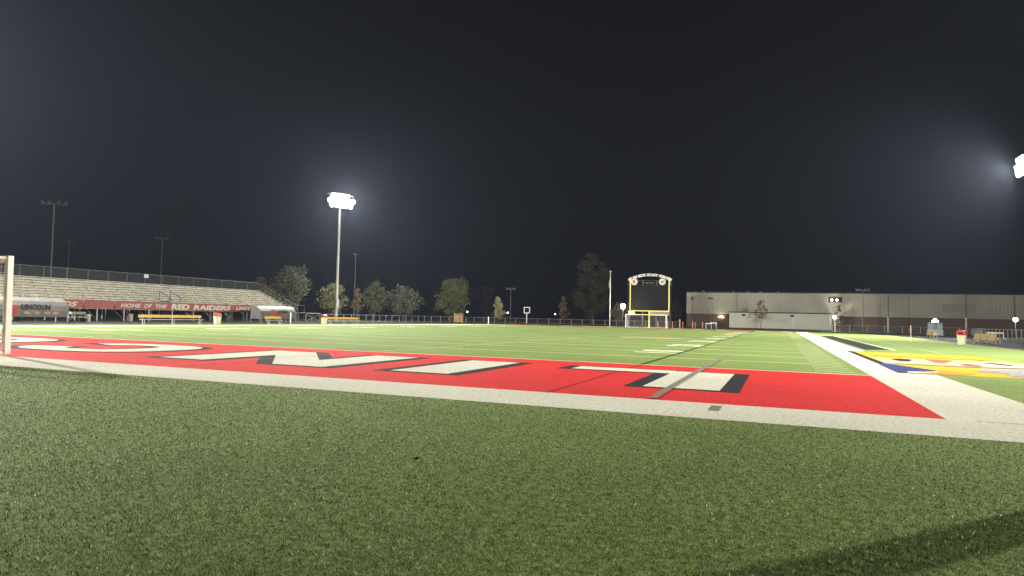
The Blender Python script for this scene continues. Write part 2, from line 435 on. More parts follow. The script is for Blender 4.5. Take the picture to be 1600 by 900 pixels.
def blade_mat(name, stops, rough=.45):
    m = bpy.data.materials.new(name); m.use_nodes = True
    N = m.node_tree.nodes; L = m.node_tree.links; b = N['Principled BSDF']
    at = N.new('ShaderNodeAttribute'); at.attribute_name = 'tint'
    rp = N.new('ShaderNodeValToRGB'); e = rp.color_ramp.elements
    e[0].position, e[0].color = stops[0][0], (*stops[0][1], 1); e[1].position, e[1].color = stops[-1][0], (*stops[-1][1], 1)
    for p, c in stops[1:-1]: k = e.new(p); k.color = (*c, 1)
    L.new(at.outputs['Fac'], rp.inputs['Fac']); L.new(rp.outputs['Color'], b.inputs['Base Color'])
    b.inputs['Roughness'].default_value = rough; b.inputs['Specular IOR Level'].default_value = .25
    return m
o = blades('turf_grass', blade_mat('blade_green', [(0, (.006, .015, .004)), (.45, (.018, .041, .010)), (.84, (.036, .068, .018)), (.90, (.13, .20, .085)), (.95, (.55, .62, .41)), (1, (.98, .99, .86))]),  # palest stops: straw blades plus turf sparkle put into the colour
       900000, 2.6, 30, lambda x, y: (y < -1.93), 0.0, 3, .013, .0017)
tag(o, 'short green synthetic grass blades in the foreground behind the white end line', 'grass')

# ================================================================== LIGHTING TOWERS
def tower(label, loc, aim, H, group='lit floodlight towers', box=True, k_pow=1.0, cone=165, blend=.8, side=None):
    t = thing('floodlight_tower', label, 'floodlight', loc, math.atan2(aim[1] - loc[1], aim[0] - loc[0]), group)   # local +x looks at the field
    MB().lathe([(.30, 0), (.28, .3), (.20, H * .6), (.13, H + 1.3)], 12).build('pole', 'pole', t, smooth=True)
    MB().lathe([(.42, 0), (.42, .12), (.3, .16)], 12).build('base_plate', 'galv', t)
    if box: MB().box(.2, -.22, 2.2, .5, .22, 3.6).build('control_box', 'galv', t, bevel=.03)
    for k, zz in enumerate((H - .6, H + .15, H + .9)):
        MB().box(.12, -2.15, zz - .07, .26, 2.15, zz + .07).build('crossarm', 'galv', t)
        nl = (5, 6, 4)[k]
        for i in range(nl):
            y = -.38 * (nl - 1) + i * .76 + (-.25 if k == 2 else 0)
            d = Vector((math.cos(R(24)), 0, -math.sin(R(24))))
            p = Vector((.34, y, zz - .12))
            h = MB(); h.cyl(p, p + d * .34, .14, .39, 14); hs = h.build('lamp_housing', 'galv', t)
            ln = MB(); ln.cyl(p + d * .345, p + d * .37, .37, .36, 14); ln.build('lens', 'lens', hs)
    sp = bpy.data.lights.new('flood_beam', 'SPOT'); sp.energy = POWER * k_pow; sp.color = LAMP_COL
    sp.spot_size = R(cone); sp.spot_blend = blend; sp.shadow_soft_size = .9
    so = bpy.data.objects.new('flood_beam', sp); COL.objects.link(so); so.parent = t
    so.location = (1.0, 0, H - .3)
    dv = Vector((1, 0, -math.tan(R(20))))
    so.rotation_euler = dv.to_track_quat('-Z', 'Y').to_euler()
    if side:          # added fill spot, brightens trees and building beyond the field
        s2 = sp.copy(); s2.energy = POWER * side[2]; s2.spot_size = R(172); s2.spot_blend = .6
        o2 = bpy.data.objects.new('fill_beam', s2); COL.objects.link(o2); o2.parent = t
        a = math.atan2(side[1] - loc[1], side[0] - loc[0]) - t.rotation_euler[2]
        o2.location = (1.0 * math.cos(a), 1.0 * math.sin(a) + .6, H - .1)
        o2.rotation_euler = Vector((math.cos(a), math.sin(a), -math.tan(R(16)))).to_track_quat('-Z', 'Y').to_euler()
    return t
tower('tall lit floodlight tower beyond the right end of the bleachers', (-44.7, 77.9, 0), (0, 50), 19.7, k_pow=.55, side=(-32, 125, .30))
tower('lit floodlight tower past the far right track, at the right edge of the photo', (48.85, 82.0, 0), (-24, 82), 20.6, box=False, k_pow=.85, side=(40, 140, .10))
tower('lit floodlight tower standing nearest the left goal, out of the picture', (-46, 14, 0), (2, 30), 19.7, k_pow=1.0)
tower('lit floodlight tower beside the right sideline near the camera, out of the picture', (50.2, 23.4, 0), (6, 30), 19.7, k_pow=.62, cone=160, blend=1)

# ================================================================== BLEACHERS
BY0, BY1 = 8.0, 65.3; BX = -42.0; NR = 10
bl = thing('bleachers', 'long grey aluminium bleachers in ten rows behind the left sideline', 'bleachers', (BX, BY0, 0))
Lb = BY1 - BY0
for i in range(NR):
    x = -.55 - i * .68; zz = 1.78 + i * .285
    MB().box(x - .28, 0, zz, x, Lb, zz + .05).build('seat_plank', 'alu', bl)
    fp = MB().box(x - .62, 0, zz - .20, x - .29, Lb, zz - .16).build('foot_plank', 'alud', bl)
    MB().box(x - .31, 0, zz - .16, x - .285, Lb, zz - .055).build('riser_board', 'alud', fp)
MB().box(-.5, 0, 1.24, -.02, Lb, 1.30).build('walkway', 'alud', bl)
fr = MB()
for k in range(20):
    y = .2 + k * (Lb - .4) / 19
    fr.bar((-.1, y, 0), (-.1, y, 1.24), .1, .1); fr.bar((-3.4, y, 0), (-3.4, y, 2.7), .1, .1); fr.bar((-6.9, y, 0), (-6.9, y, 4.15), .1, .1)
    fr.bar((-.1, y, 1.1), (-6.9, y, 4.0), .08, .12)
    fr.bar((-.1, y, .15), (-3.4, y, 2.4), .06, .06); fr.bar((-3.4, y, .15), (-6.9, y, 3.6), .06, .06)
for i in range(NR):
    for k in range(32):
        x = -.55 - i * .68; zz = 1.78 + i * .285; y = .6 + k * 1.8 + (i % 3) * .3
        fr.box(x - .27, y, zz - .15, x - .12, y + .05, zz - .002)
fr.build('underframe', 'galv', bl)
gr = MB()
for k in range(25):
    y = k * Lb / 24; gr.cyl((-7.1, y, 4.2), (-7.1, y, 5.52), .03)
for zz in (5.52, ): gr.cyl((-7.1, 0, zz), (-7.1, Lb, zz), .028)
gr.build('rear_guard_rail', 'railgrey', bl)
MB().box(-7.14, 0, 4.5, -7.12, Lb, 5.5).build('rear_mesh', 'chain', bl)
fg = MB()
for k in range(20):
    y = k * Lb / 19; fg.cyl((-.02, y, 1.3), (-.02, y, 2.5), .022)
fg.build('front_rail_posts', 'galv', bl)
for yy in (36.5, ):      # stair openings with dark hand rails
    sr = MB(); a = yy
    for dy in (0, 1.5):
        sr.tube([(-1.0, a + dy, 1.3), (-1.0, a + dy, 2.75), (-2.6, a + dy, 3.45), (-2.6, a + dy, 2.2)], .035)
    sr.build('stair_rail', 'darksteel', bl)
sb = MB()
for k in range(4): sb.box(-1.0 - .3 * k, 36.2, 1.7 + .2 * k, -.75 - .3 * k, 38.0, 1.74 + .2 * k)
sb.build('stair_treads', 'darksteel', bl)
er = MB()
for yy in (Lb, ):
    pts = [(-7.1, yy, 5.5), (-.3, yy, 2.35), (0, yy, 2.35)]
    er.tube(pts, .03); er.tube([(p[0], p[1], p[2] - .55) for p in pts], .025)
    for k in range(8): er.cyl((-7.1 + k * .97, yy, 4.1 - k * .42), (-7.1 + k * .97, yy, 5.5 - k * .45), .025)
    er.tube([(0, yy, 2.35), (0, yy + 1.4, 2.35), (0, yy + 1.4, 0)], .03); er.cyl((0, yy, 0), (0, yy, 2.35), .03)
er.build('end_guard_rail', 'railgrey', bl)
mg = MB(); mg.prism([(-7.1, 4.2), (-.3, 1.35), (-.3, 2.35), (-7.1, 5.5)], 1, Lb + .02, Lb + .03); mg.build('end_mesh', 'chain', bl)

# ramp with crossed braces beyond the bleachers
rm = thing('access_ramp', 'steel ramp frame with crossed braces at the end of the bleachers', 'ramp', (-41, 65.9, 0))
f = MB()
f.bar((0, 0, 0), (0, 0, 1.25), .07, .07); f.bar((0, 3.0, 0), (0, 3.0, 1.25), .07, .07); f.bar((0, 0, 1.22), (0, 3.3, 1.22), .07, .07)
f.bar((0, 0, .1), (0, 3.0, 1.1), .06, .06); f.bar((.07, 0, 1.1), (.07, 3.0, .1), .06, .06)
f.bar((-1.3, 0, 0), (-1.3, 0, 1.25), .07, .07); f.bar((-1.3, 3, 0), (-1.3, 3, 1.25), .07, .07); f.build('frame', 'galv', rm)
MB().box(-1.35, -.6, 1.27, .05, 3.3, 1.32).build('deck', 'alud', rm)
MB().box(-.04, 3.35, .35, .12, 3.65, 1.1).build('end_panel', 'galv', rm)

# red banners on the front rail
fy = frame((0, 0, 0), (0, 1, 0), (0, 0, 1))
def banner(y0, y1, words, label, extra=None):
    t = thing('vinyl_banner', label, 'banner', (BX + .05, y0, 0), 0, 'red banners along the front of the bleachers')
    mb = MB(); n = 14
    for k in range(n):
        a, c = (y1 - y0) * k / n, (y1 - y0) * (k + 1) / n
        s0, s1 = .015 * math.sin(k * 2.1), .015 * math.sin((k + 1) * 2.1)
        mb.add([(s0, a, 1.27), (s1, c, 1.27), (s1, c, 2.1), (s0, a, 2.1), (s0 - .015, a, 1.27), (s1 - .015, c, 1.27), (s1 - .015, c, 2.1), (s0 - .015, a, 2.1)],
               [(0, 1, 2, 3), (7, 6, 5, 4), (3, 2, 6, 7), (0, 4, 5, 1)])
    mb.build('vinyl_sheet', 'banner', t)
    tb = MB()
    for w_, ya, yb, size, sh, off in words:
        tmp = MB(); text(tmp, w_, size, frame((0, 0, 0), (1, 0, 0), (0, 1, 0)), offset=off, shear=sh, extrude=0, align='LEFT')
        xs = [v[0] for v in tmp.v]; k = (yb - ya) / (max(xs) - min(xs)); x0 = min(xs)
        tb.add([(.028, ya - y0 + (v[0] - x0) * k, 1.68 - size * .36 + v[1]) for v in tmp.v], tmp.f)
    if words: tb.build('lettering', 'bannerw', t)
    return t
banner(12.5, 24.5, [('HOME OF THE RED', 13, 23, .62, .25, .02)], 'red banner at the far left of the bleachers, behind the white goal')
banner(24.6, 33.6, [('RAIDS', 29.7, 33.0, .68, .3, .025)], 'red banner partly hidden by the grey shelter, showing only the letters IDS')
banner(33.7, 36.9, [], 'short faded red banner without letters between two lettered ones')
banner(37.0, 56.3, [('HOME', 37.6, 40.0, .56, .25, .02), ('OF', 40.4, 41.35, .56, .25, .02), ('THE', 41.8, 43.3, .56, .25, .02),
       ('RED', 43.85, 46.4, .82, 0.1, .045), ('RAIDERS', 46.95, 52.7, .74, .12, .035), ('LINCC', 53.6, 56.2, .60, .15, .02)],
       'long red banner reading HOME OF THE RED RAIDERS')
# small notice on the rear rail
t = thing('notice_board', 'small white square sign tied to the rear rail of the bleachers', 'sign', (-49.05, 46.3, 5.1))
MB().box(0, -.3, 0, .03, .3, .42).build('panel', 'discwhite', t); MB().box(-.03, -.05, .3, 0, .05, .46).build('clip', 'galv', t)

# ------------------------------------------------------------------ team shelters
def shelter(loc, L, label, big):
    t = thing('team_shelter', label, 'shelter', loc)
    prof = [(.1, .45), (.16, 1.0), (.06, 1.45), (-.2, 1.8), (-.6, 2.02), (-1.2, 2.1), (-1.5, 2.08)]
    sh = MB(); n = len(prof)
    for k in range(n - 1):
        (x0, z0), (x1, z1) = prof[k], prof[k + 1]
        sh.add([(x0, 0, z0), (x0, L, z0), (x1, L, z1), (x1, 0, z1), (x0 - .05, 0, z0), (x0 - .05, L, z0), (x1 - .05, L, z1 - .04), (x1 - .05, 0, z1 - .04)],
               [(0, 1, 2, 3), (7, 6, 5, 4), (0, 4, 5, 1), (3, 2, 6, 7), (0, 3, 7, 4), (1, 5, 6, 2)])
    sh.build('shell', 'shelter' if big else 'shellclear', t)
    side = [(x - .03, z) for x, z in prof] + [(-1.5, .45)]
    for y in (.03, L - .06): MB().prism(side, 1, y, y + .03).build('side_panel', 'shelter', t)
    for y in (.05, L - .05):
        for x in (.1, -1.45): MB().bar((x, y, 0), (x, y, .9), .06, .06).build('leg', 'galv', t)
    MB().box(-1.1, .2, .42, -.75, L - .2, .48).build('bench_seat', 'alud', t)
    return t
sh1 = shelter((-37.5, 20.5, 0), 8.5, 'grey curved team shelter lettered LINCOLN beside the left goal post', True)
tb = MB(); text(tb, 'LINCOLN', .62, frame((.185, 4.4, 1.03), (0, 1, 0), (-.12, 0, 1)), offset=.03, extrude=.005, align='LEFT')
ys = [v[1] for v in tb.v]; k = 2.4 / (max(ys) - min(ys)); tb.v = [(v[0] + .03, 4.45 + (v[1] - min(ys)) * k, v[2] + .06) for v in tb.v]
tb.build('lettering', 'ink', sh1)
def blob(mb, cy, cz, ry, rz, x, n=14):
    mb.prism([(cy + ry * math.cos(2 * math.pi * k / n), cz + rz * math.sin(2 * math.pi * k / n)) for k in range(n)], 0, x, x + .01)
b = MB(); blob(b, 4.0, 1.12, .33, .3, .175); b.box(.13, 3.75, .55, .15, 4.2, .85); b.build('red_emblem', 'redink', sh1)
b = MB()
for cy in (4.9, 5.7, 6.6, 7.3): blob(b, cy, .80, .30, .13, .17)
b.build('faded_print', 'orangeink', sh1)
sh2 = shelter((-37.5, 53.0, 0), 6.4, 'pale curved team shelter with red and black print at the end of the bleachers', False)
b = MB(); blob(b, 2.1, 1.3, .55, .32, .19); b.build('red_emblem', 'redink', sh2)
tb = MB(); text(tb, 'LINCOLN', .42, frame((.2, 2.9, 1.25), (0, 1, 0), (-.12, 0, 1)), offset=.03, extrude=.005, align='LEFT'); tb.build('lettering', 'ink', sh2)
tb = MB(); text(tb, 'RAIDERS', .36, frame((.2, 2.95, .85), (0, 1, 0), (-.02, 0, 1)), offset=.02, extrude=.005, align='LEFT'); tb.build('small_lettering', 'redink', sh2)

# ------------------------------------------------------------------ benches, bins and small things
def bench(name, label, loc, L, rot=0, group='yellow team benches'):
    t = thing(name, label, 'bench', loc, rot, group)
    MB().box(-.15, 0, .42, .15, L, .47).build('seat', 'alud', t, bevel=.01)
    MB().box(-.24, -.05, .60, -.20, L + .02, .86).build('backrest', 'wood', t, bevel=.01)
    n = max(2, int(L / 2.3) + 1)
    for k in range(n):
        y = .3 + k * (L - .6) / (n - 1)
        MB().bar((.1, y, 0), (.1, y, .42), .05, .05).bar((-.12, y, 0), (-.12, y, .42), .05, .05).bar((-.12, y, .40), (-.2, y, .84), .05, .04).bar((.2, y, .03), (-.25, y, .03), .05, .05).build('leg', 'galv', t)
    return t
bench('team_bench', 'longest yellow bench in front of the red lettered banner', (-29.2, 29.7, 0), 6.7)
bench('team_bench', 'short yellow bench in front of the pale shelter', (-29.2, 45.0, 0), 2.4)
bench('team_bench', 'yellow bench next to the bin under the lit floodlight tower', (-29.2, 55.7, 0), 6.4)
def rbench(label, loc, L):
    """backed bench at the right track seen from behind, with a sloping yellow back on posts"""
    t = thing('track_bench', label, 'bench', loc, 0, 'tan benches on the right track')
    n = max(1, round(L / 2.6))
    for k in range(n):
        a = L * k / n + .08; c = L * (k + 1) / n - .08
        b = MB(); b.add([(-.28, a, .28), (-.28, c, .28), (-.12, c, .86), (-.12, a, .86), (-.24, a, .28), (-.24, c, .28), (-.08, c, .86), (-.08, a, .86)],
              [(0, 1, 2, 3), (7, 6, 5, 4), (3, 2, 6, 7), (0, 4, 5, 1), (0, 3, 7, 4), (1, 5, 6, 2)]); b.build('back_panel', 'tan', t)
    MB().box(-.2, 0, .42, .2, L, .47).build('seat', 'alud', t)
    for k in range(n + 1):
        y = min(max(L * k / n, .03), L - .03)
        MB().bar((.15, y, 0), (.15, y, .42), .06, .06).bar((-.2, y, 0), (-.1, y, .9), .06, .06).build('leg', 'tan', t)
    return t
rbench('tan three-panel bench on the right track right of the bin', (39.6, 57.6, 0), 7.0)
rbench('short tan bench on the right track in front of the glass booth', (40.4, 87.0, 0), 4.2)

def bin_(label, loc):
    t = thing('litter_bin', label, 'litter bin', loc, 0, 'beige litter bins with red lids')
    MB().lathe([(.30, 0), (.33, .02), (.40, .74), (.41, .78), (.38, .78)], 4).build('body', 'beige', t, rot=R(20), bevel=.03)
    lid = MB().lathe([(.43, .78), (.44, .83), (.42, 1.04), (.36, 1.12), (.2, 1.16), (0.02, 1.165)], 4).build('lid', 'redlid', t, rot=R(20), bevel=.03)
    a = R(20 + 225)
    c, s = math.cos(a), math.sin(a); p = Vector((c * .312, s * .312, 0)); tx = Vector((-s, c, 0))
    MB().bar(p + tx * -.16 + Vector((0, 0, .93)), p + tx * .16 + Vector((0, 0, .93)), .02, .14).build('opening', 'hole', lid, rot=R(-20))
    return t
bin_('beige bin with a red lid on the right turf edge in front of the track', (35.5, 51.0, 0))
bin_('beige bin with a red lid between the long bench and the pale shelter', (-29.1, 38.1, 0))
bin_('beige bin with a red lid left of the bench under the lit tower', (-29.1, 54.6, 0))

# soccer goal at the left edge
def soccer_goal(label, loc, H, flip, tube=.06):
    t = thing('soccer_goal', label, 'goal', loc, math.pi if flip else 0, 'white soccer goals')   # mouth faces local +y
    w_ = 7.32
    for x in (0, -w_): MB().box(x - tube, -tube, 0, x + tube, tube, H).build('post', 'goalwhite', t, bevel=.012)
    MB().box(-w_ + tube, -tube, H - 2 * tube, -tube, tube, H).build('crossbar', 'goalwhite', t, bevel=.012)
    fr = MB()
    for x in (0, -w_):
        fr.cyl((x, -.06, .05), (x, -2.1, .05), .04); fr.cyl((x, -.06, H - .06), (x, -.9, H - .06), .035); fr.cyl((x, -.9, H - .06), (x, -2.1, .05), .035)
    fr.cyl((0, -2.1, .05), (-w_, -2.1, .05), .04); fr.build('rear_frame', 'goalwhite', t)
    nt = MB(); st = .16; r = .004
    def sag(u): return -.10 * math.sin(math.pi * u)
    ny = int(w_ / st)
    for k in range(ny + 1):
        x = -w_ * k / ny; s = sag(k / ny)
        nt.tube([(x, -.08, H - .1 + s), (x, -.9, H - .12 + s), (x, -2.05, .06)], r, 3)
    for k in range(1, 5):
        y = -.9 * k / 5; nt.tube([(-w_ * q / 8, y, H - .11 + sag(q / 8)) for q in range(9)], r, 3)
    for k in range(0, 16):
        u = k / 16; nt.cyl((0, -.9 - 1.15 * u, (H - .12) * (1 - u) + .06 * u), (-w_, -.9 - 1.15 * u, (H - .12) * (1 - u) + .06 * u), r, r, 3)
    for x in (0, -w_):
        for k in range(14):
            y = -.1 - k * .145
            top = H - .1 if y > -.9 else (H - .1) * (1 - (-.9 - y) / 1.2)
            if top > .1: nt.cyl((x, y, .05), (x, y + .05, top), r, r, 3)
        for k in range(1, 16):
            zz = k * .16
            if zz < H - .1: nt.cyl((x, -.05, zz), (x, -.9 - 1.2 * (1 - zz / (H - .1)), zz), r, r, 3)
    nt.build('net', 'net', t)
    return t
g1 = soccer_goal('white soccer goal cut off by the left edge of the photo', (2.24, .06, .05), 2.72, False, .078)
g1.rotation_euler[1] = R(-1.6)
soccer_goal('far white soccer goal under the yellow goalposts', (-4.3, 109.9, 0), 2.44, True)

# yellow football goalposts far end
t = thing('football_goalposts', 'yellow football goalposts standing in front of the scoreboard', 'goalposts', (-.25, 111.2, 0))
MB().lathe([(.17, 0), (.15, .1), (.14, 3.0)], 12).build('gooseneck_post', 'yellowpost', t)
MB().cyl((-3.62, 0, 3.08), (3.62, 0, 3.08), .105, .105, 10).build('crossbar', 'yellowpost', t)
for x in (-3.55, 3.55): MB().cyl((x, 0, 3.16), (x, 0, 9.25), .10, .10, 10).build('upright', 'yellowpost', t)

# scoreboard
t = thing('scoreboard', 'big black scoreboard under an arch of white letters and two white discs', 'scoreboard', (-2.85, 125.6, 0))
for x in (-4.2, -1.4, 1.4, 4.2): MB().box(x - .15, .1, 0, x + .15, .4, 9.6).build('column', 'darksteel', t)
MB().box(-4.5, -.15, 3.25, 4.5, .09, 8.45).build('screen', 'screen', t, bevel=.02)
b = MB()
for zz in (8.6, 9.55): b.bar((-4.5, 0, zz), (4.5, 0, zz), .06, .06)
for k in range(18): b.bar((-4.5 + k * .5, 0, 8.6 + .95 * (k % 2)), (-4 + k * .5, 0, 9.55 - .95 * (k % 2)), .035, .035)
for x in (-4.5, 4.5): b.bar((x, 0, 8.6), (x, 0, 9.55), .06, .06)
b.build('truss', 'darksteel', t)
b = MB(); b.box(-.95, -.12, 8.98, .95, -.08, 9.12); b.build('nameplate', mat('dim_plate', (.12, .12, .12), .6), t)
for x, mk in ((-3.15, 'redink'), (2.6, 'ink')):
    d = MB().cyl((x, -.1, 9.28), (x, -.2, 9.28), .70, .70, 24).build('disc', 'discwhite', t)
    b = MB()
    if x < 0: text(b, 'R', .85, frame((x, -.21, 8.98), (1, 0, 0), (0, 0, 1)), offset=.05, extrude=.005)
    else:
        b.prism([(x - .42, 9.05), (x - .1, 9.5), (x + .02, 9.28), (x + .12, 9.5), (x + .45, 9.05), (x + .26, 9.12), (x + .1, 9.32), (x, 9.08), (x - .1, 9.32), (x - .26, 9.12)], 1, -.22, -.205)
    b.build('disc_mark', mk, d)
ab = MB(); lt = MB(); Ra = 9.6; zc = 11.05 - Ra; n = 24; amax = math.asin(4.65 / Ra)
for k in range(n):
    a0, a1 = -amax + 2 * amax * k / n, -amax + 2 * amax * (k + 1) / n
    q = [(Ra * math.sin(a0), zc + Ra * math.cos(a0)), (Ra * math.sin(a1), zc + Ra * math.cos(a1)), ((Ra - .62) * math.sin(a1), zc + (Ra - .62) * math.cos(a1)), ((Ra - .62) * math.sin(a0), zc + (Ra - .62) * math.cos(a0))]
    ab.prism(q, 1, -.05, .05)
ab.build('arch_band', 'darksteel', t)
S = 'SOUTH ROCK COUNTY STADIUM'
for i, ch in enumerate(S):
    a = -amax * .96 + 2 * amax * .96 * (i + .5) / len(S)
    if ch != ' ':
        rr = Ra - .56
        text(lt, ch, .64, frame((rr * math.sin(a), -.07, zc + rr * math.cos(a)), (math.cos(a), 0, -math.sin(a)), (math.sin(a), 0, math.cos(a))), offset=.035, extrude=.01)
lt.build('arch_letters', 'archwhite', t)
for x0, x1 in ((-4.3, -2.9), (.2, 4.1)): MB().box(x0, -.2, 2.35, x1, -.12, 3.18).build('sponsor_panel', 'cap', t)

# ------------------------------------------------------------------ buildings behind
t = thing('metal_building', 'long tan metal building with a brown brick base behind the far track', 'building', (2.8, 140, 0))
LX = 82
MB().box(0, 0, 0, LX, 32, 3.1).build('brick_base', 'brick', t)
b = MB(); b.box(-.05, -.1, 3.1, LX, 32.1, 7.75)
k = 0.
while k < LX: b.box(k, -.15, 3.12, k + .12, -.1, 7.7); k += .62
b.build('wall', 'siding', t)
rf = MB(); rf.box(-.2, -.3, 7.75, LX, 32.3, 7.98); rf = rf.build('roof', 'roof', t)
for x in (3, 9.4, 12.4, 15, 18.6): MB().box(x, 3, 7.98, x + .5, 3.5, 8.2).build('roof_vent', 'galv', rf)
for x, zz, ww, hh in ((4.6, 6.3, 1.0, .45), (48.5, 4.3, 5.5, 1.6)):
    MB().box(x, -.19, zz, x + ww, -.155, zz + hh).build('louvre', mat('louvre', (.10, .10, .09) if ww < 2 else (.26, .25, .21), .7), t)
wn = MB().box(28.5, -.2, 5.95, 31.0, -.155, 7.0).build('window', 'hole', t)
for x in (29.05, 30.0): MB().lathe([(.05, 0), (.17, .1), (.17, .3), (.05, .36)], 10).build('wall_lamp', 'lamp', wn, loc=(x, -.32, 6.22))
dr = MB().box(6.6, -.05, 0, 8.1, .0, 2.15).build('door', mat('door_brown', (.05, .035, .03), .6), t)
MB().lathe([(.6, 0), (.58, .1), (.4, .28), (.1, .36)], 14).build('door_lamp', 'lampw', t, loc=(7.35, -.35, 2.35))
b = MB()
for x in (10.5, 60): b.box(x, -.22, .2, x + .12, -.155, 7.6)
b.build('downspout', mat('spout', (.2, .19, .16), .5), t)

t = thing('low_annex', 'low pale metal annex in front of the tan building', 'building', (12.2, 136, 0))
b = MB(); b.box(0, 0, 0, 19.3, 3.7, 3.45)
for k in range(32): b.box(k * .6 + .1, -.03, .05, k * .6 + .16, 0, 3.4)
b.build('wall', 'annex', t)
MB().box(-.2, -.2, 3.45, 19.5, 3.75, 3.62).build('roof', 'roof', t)
MB().box(-.02, -.06, 1.0, 19.3, -.035, 1.06).build('seam_trim', 'alud', t)
for x in (2.4, 11.8): MB().box(x, -.1, 2.75, x + .7, -.035, 3.12).build('vent', 'hole', t)
for x in (-.06, 12.3, 19.28): MB().box(x, -.09, 0, x + .1, -.035, 3.44).build('downspout', 'alu', t)

def lampost(name, label, loc, H, m='smallamp', r=.16, power=0, group=None, col=(1, .9, .75), arm=0, cat='lamp'):
    t = thing(name, label, cat, loc, 0, group)
    MB().lathe([(.07, 0), (.05, H * .5), (.04, H)], 8).build('pole', 'darksteel', t)
    MB().lathe([(r * .35, H), (r, H + r * .6), (r, H + r * 1.6), (r * .5, H + r * 2.1)], 12).build('lamp_globe', m, t)
    MB().lathe([(r * .9, H + r * 2.1), (r * .2, H + r * 2.5)], 12).build('cap', 'darksteel', t)
    if power:
        li = bpy.data.lights.new('lamp_light', 'POINT'); li.energy = power; li.color = col; li.shadow_soft_size = .3
        lo = bpy.data.objects.new('lamp_light', li); COL.objects.link(lo); lo.parent = t; lo.location = (0, -.9, H + .1)
    return t
lampost('street_lamp', 'brightest street lamp, glowing left of the scoreboard', (-7.7, 122.9, 0), 3.6, 'lamp', .46, 1500)
lampost('street_lamp', 'small lit lamp right of the big round tree beside the timber frame', (-49.8, 137.3, 0), 2.2, 'smallamp', .19, 0, 'small path lamps')
lampost('street_lamp', 'small lit lamp right of the yellowish young tree', (-40.5, 141, 0), 2.25, 'smallamp', .18, 0, 'small path lamps')
lampost('street_lamp', 'small lit lamp left of the brown young tree', (-29.6, 145.4, 0), 2.2, 'smallamp', .16, 0, 'small path lamps')
lampost('yard_lamp', 'bright lamp at the right end of the low annex', (32.2, 137.2, 0), 2.55, 'lamp', .30, 900)
lampost('yard_lamp', 'bright lamp on a post at the right edge behind the fence', (54.8, 109.2, 0), 2.45, 'lamp', .28, 900)
lampost('yard_lamp', 'dark unlit round lamp in front of the left end of the tan building', (4.9, 132.3, 0), 5.9, 'darksteel', .28)

# glass booth on the right
t = thing('ticket_booth', 'small blue grey glass booth with a bright lamp on its roof', 'booth', (44.7, 110.5, 0), R(-12))
MB().box(-1.05, -.9, .2, 1.05, .9, 1.0).build('lower_wall', 'bluegrey', t)
MB().box(-1.15, -1.0, .1, 1.15, 1.0, .19).build('floor_slab', 'discwhite', t)
MB().box(-1.03, -.88, 1.0, 1.03, .88, 2.05).build('window_glass', 'glass', t)
b = MB()
for x in (-1.0, -.1, .15, 1.0): b.box(x - .04, -.92, 1.0, x + .04, -.885, 2.05)
b.build('mullion', 'darksteel', t)
MB().box(-1.1, -.98, 2.06, 1.1, .98, 2.14).build('roof', 'darksteel', t)
MB().lathe([(.42, 2.15), (.46, 2.26), (.24, 2.45), (.08, 2.7)], 14).build('roof_lamp', 'lamp', t)

# utility poles and unlit floodlights
def unlit(label, loc, H, wid, nh, rot=0, r=.14):
    t = thing('unlit_floodlight', label, 'floodlight', loc, rot, 'dark floodlight poles')
    MB().lathe([(r, 0), (r * .55, H)], 8).build('pole', 'railgrey', t)
    MB().box(-wid / 2, -.06, H, wid / 2, .06, H + .12).build('crossarm', 'railgrey', t)
    for k in range(nh):
        x = -wid / 2 + wid * (k + .5) / nh; sg = 1 if x > 0 else -1
        MB().bar((x, 0, H + .2), (x + sg * .35, -.2, H + .38), .3, .12).build('lamp_head', 'railgrey', t)
    return t
unlit('tall unlit floodlight pole above the left end of the bleachers', (-74.7, 51.8, 0), 16, 3.4, 4, R(35), .17)
unlit('faint unlit pole just right of the tallest pole over the bleachers', (-127, 90, 0), 16.2, 2, 2, R(35))
unlit('thin unlit floodlight pole above the middle of the bleachers', (-107.6, 97.9, 0), 17.2, 2.6, 3, R(35), .17)
unlit('thin unlit pole between the lit tower and the row of trees', (-66.9, 114.2, 0), 14.6, 1.0, 1, R(30), .10)
unlit('unlit four-headed floodlight pole behind the yellowish young tree', (-38, 136.6, 0), 8.0, 2.4, 4, R(15), .09)
unlit('unlit four-headed floodlight pole in front of the tan building', (37.0, 134.5, 0), 8.1, 2.4, 4, R(-15), .10)
for lab, loc, H in (('bare utility pole in front of the tan building, right of the unlit floodlight', (41.3, 133.9, 0), 7.8), ('bare utility pole in front of the tan building, behind the right bin', (52.6, 127.7, 0), 7.5), ):
    t = thing('utility_pole', lab, 'pole', loc, 0, 'bare poles by the building')
    MB().lathe([(.17, 0), (.17, 3.1), (.1, 3.15)], 8).build('sleeve', 'alud', t); MB().lathe([(.10, 3.15), (.07, H)], 8).build('shaft', 'darksteel', t)
t = thing('utility_pole', 'short bare pole left of the big round tree', 'pole', (-67, 138, 0), 0, 'bare poles by the building')
MB().lathe([(.16, 0), (.12, 4.2)], 8).build('shaft', 'darksteel', t); MB().box(-.5, -.06, 3.9, .5, .06, 4.02).build('crossarm', 'darksteel', t)
t = thing('flagpole', 'white flagpole with a ball top between the tall dark tree and the scoreboard', 'flagpole', (-11.1, 125.8, 0))
MB().lathe([(.11, 0), (.07, 11.2)], 10).build('pole', 'goalwhite', t, smooth=True)
MB().lathe([(.02, 11.2), (.16, 11.32), (.2, 11.45), (.14, 11.6), (.02, 11.64)], 12).build('finial', 'discwhite', t)
MB().prism([(-.08, 10.3), (-.32, 9.2), (-.30, 8.2), (-.12, 7.7), (-.08, 8.8)], 1, -.03, .03).build('furled_flag', mat('furled_cloth', (.28, .24, .24), .8), t)
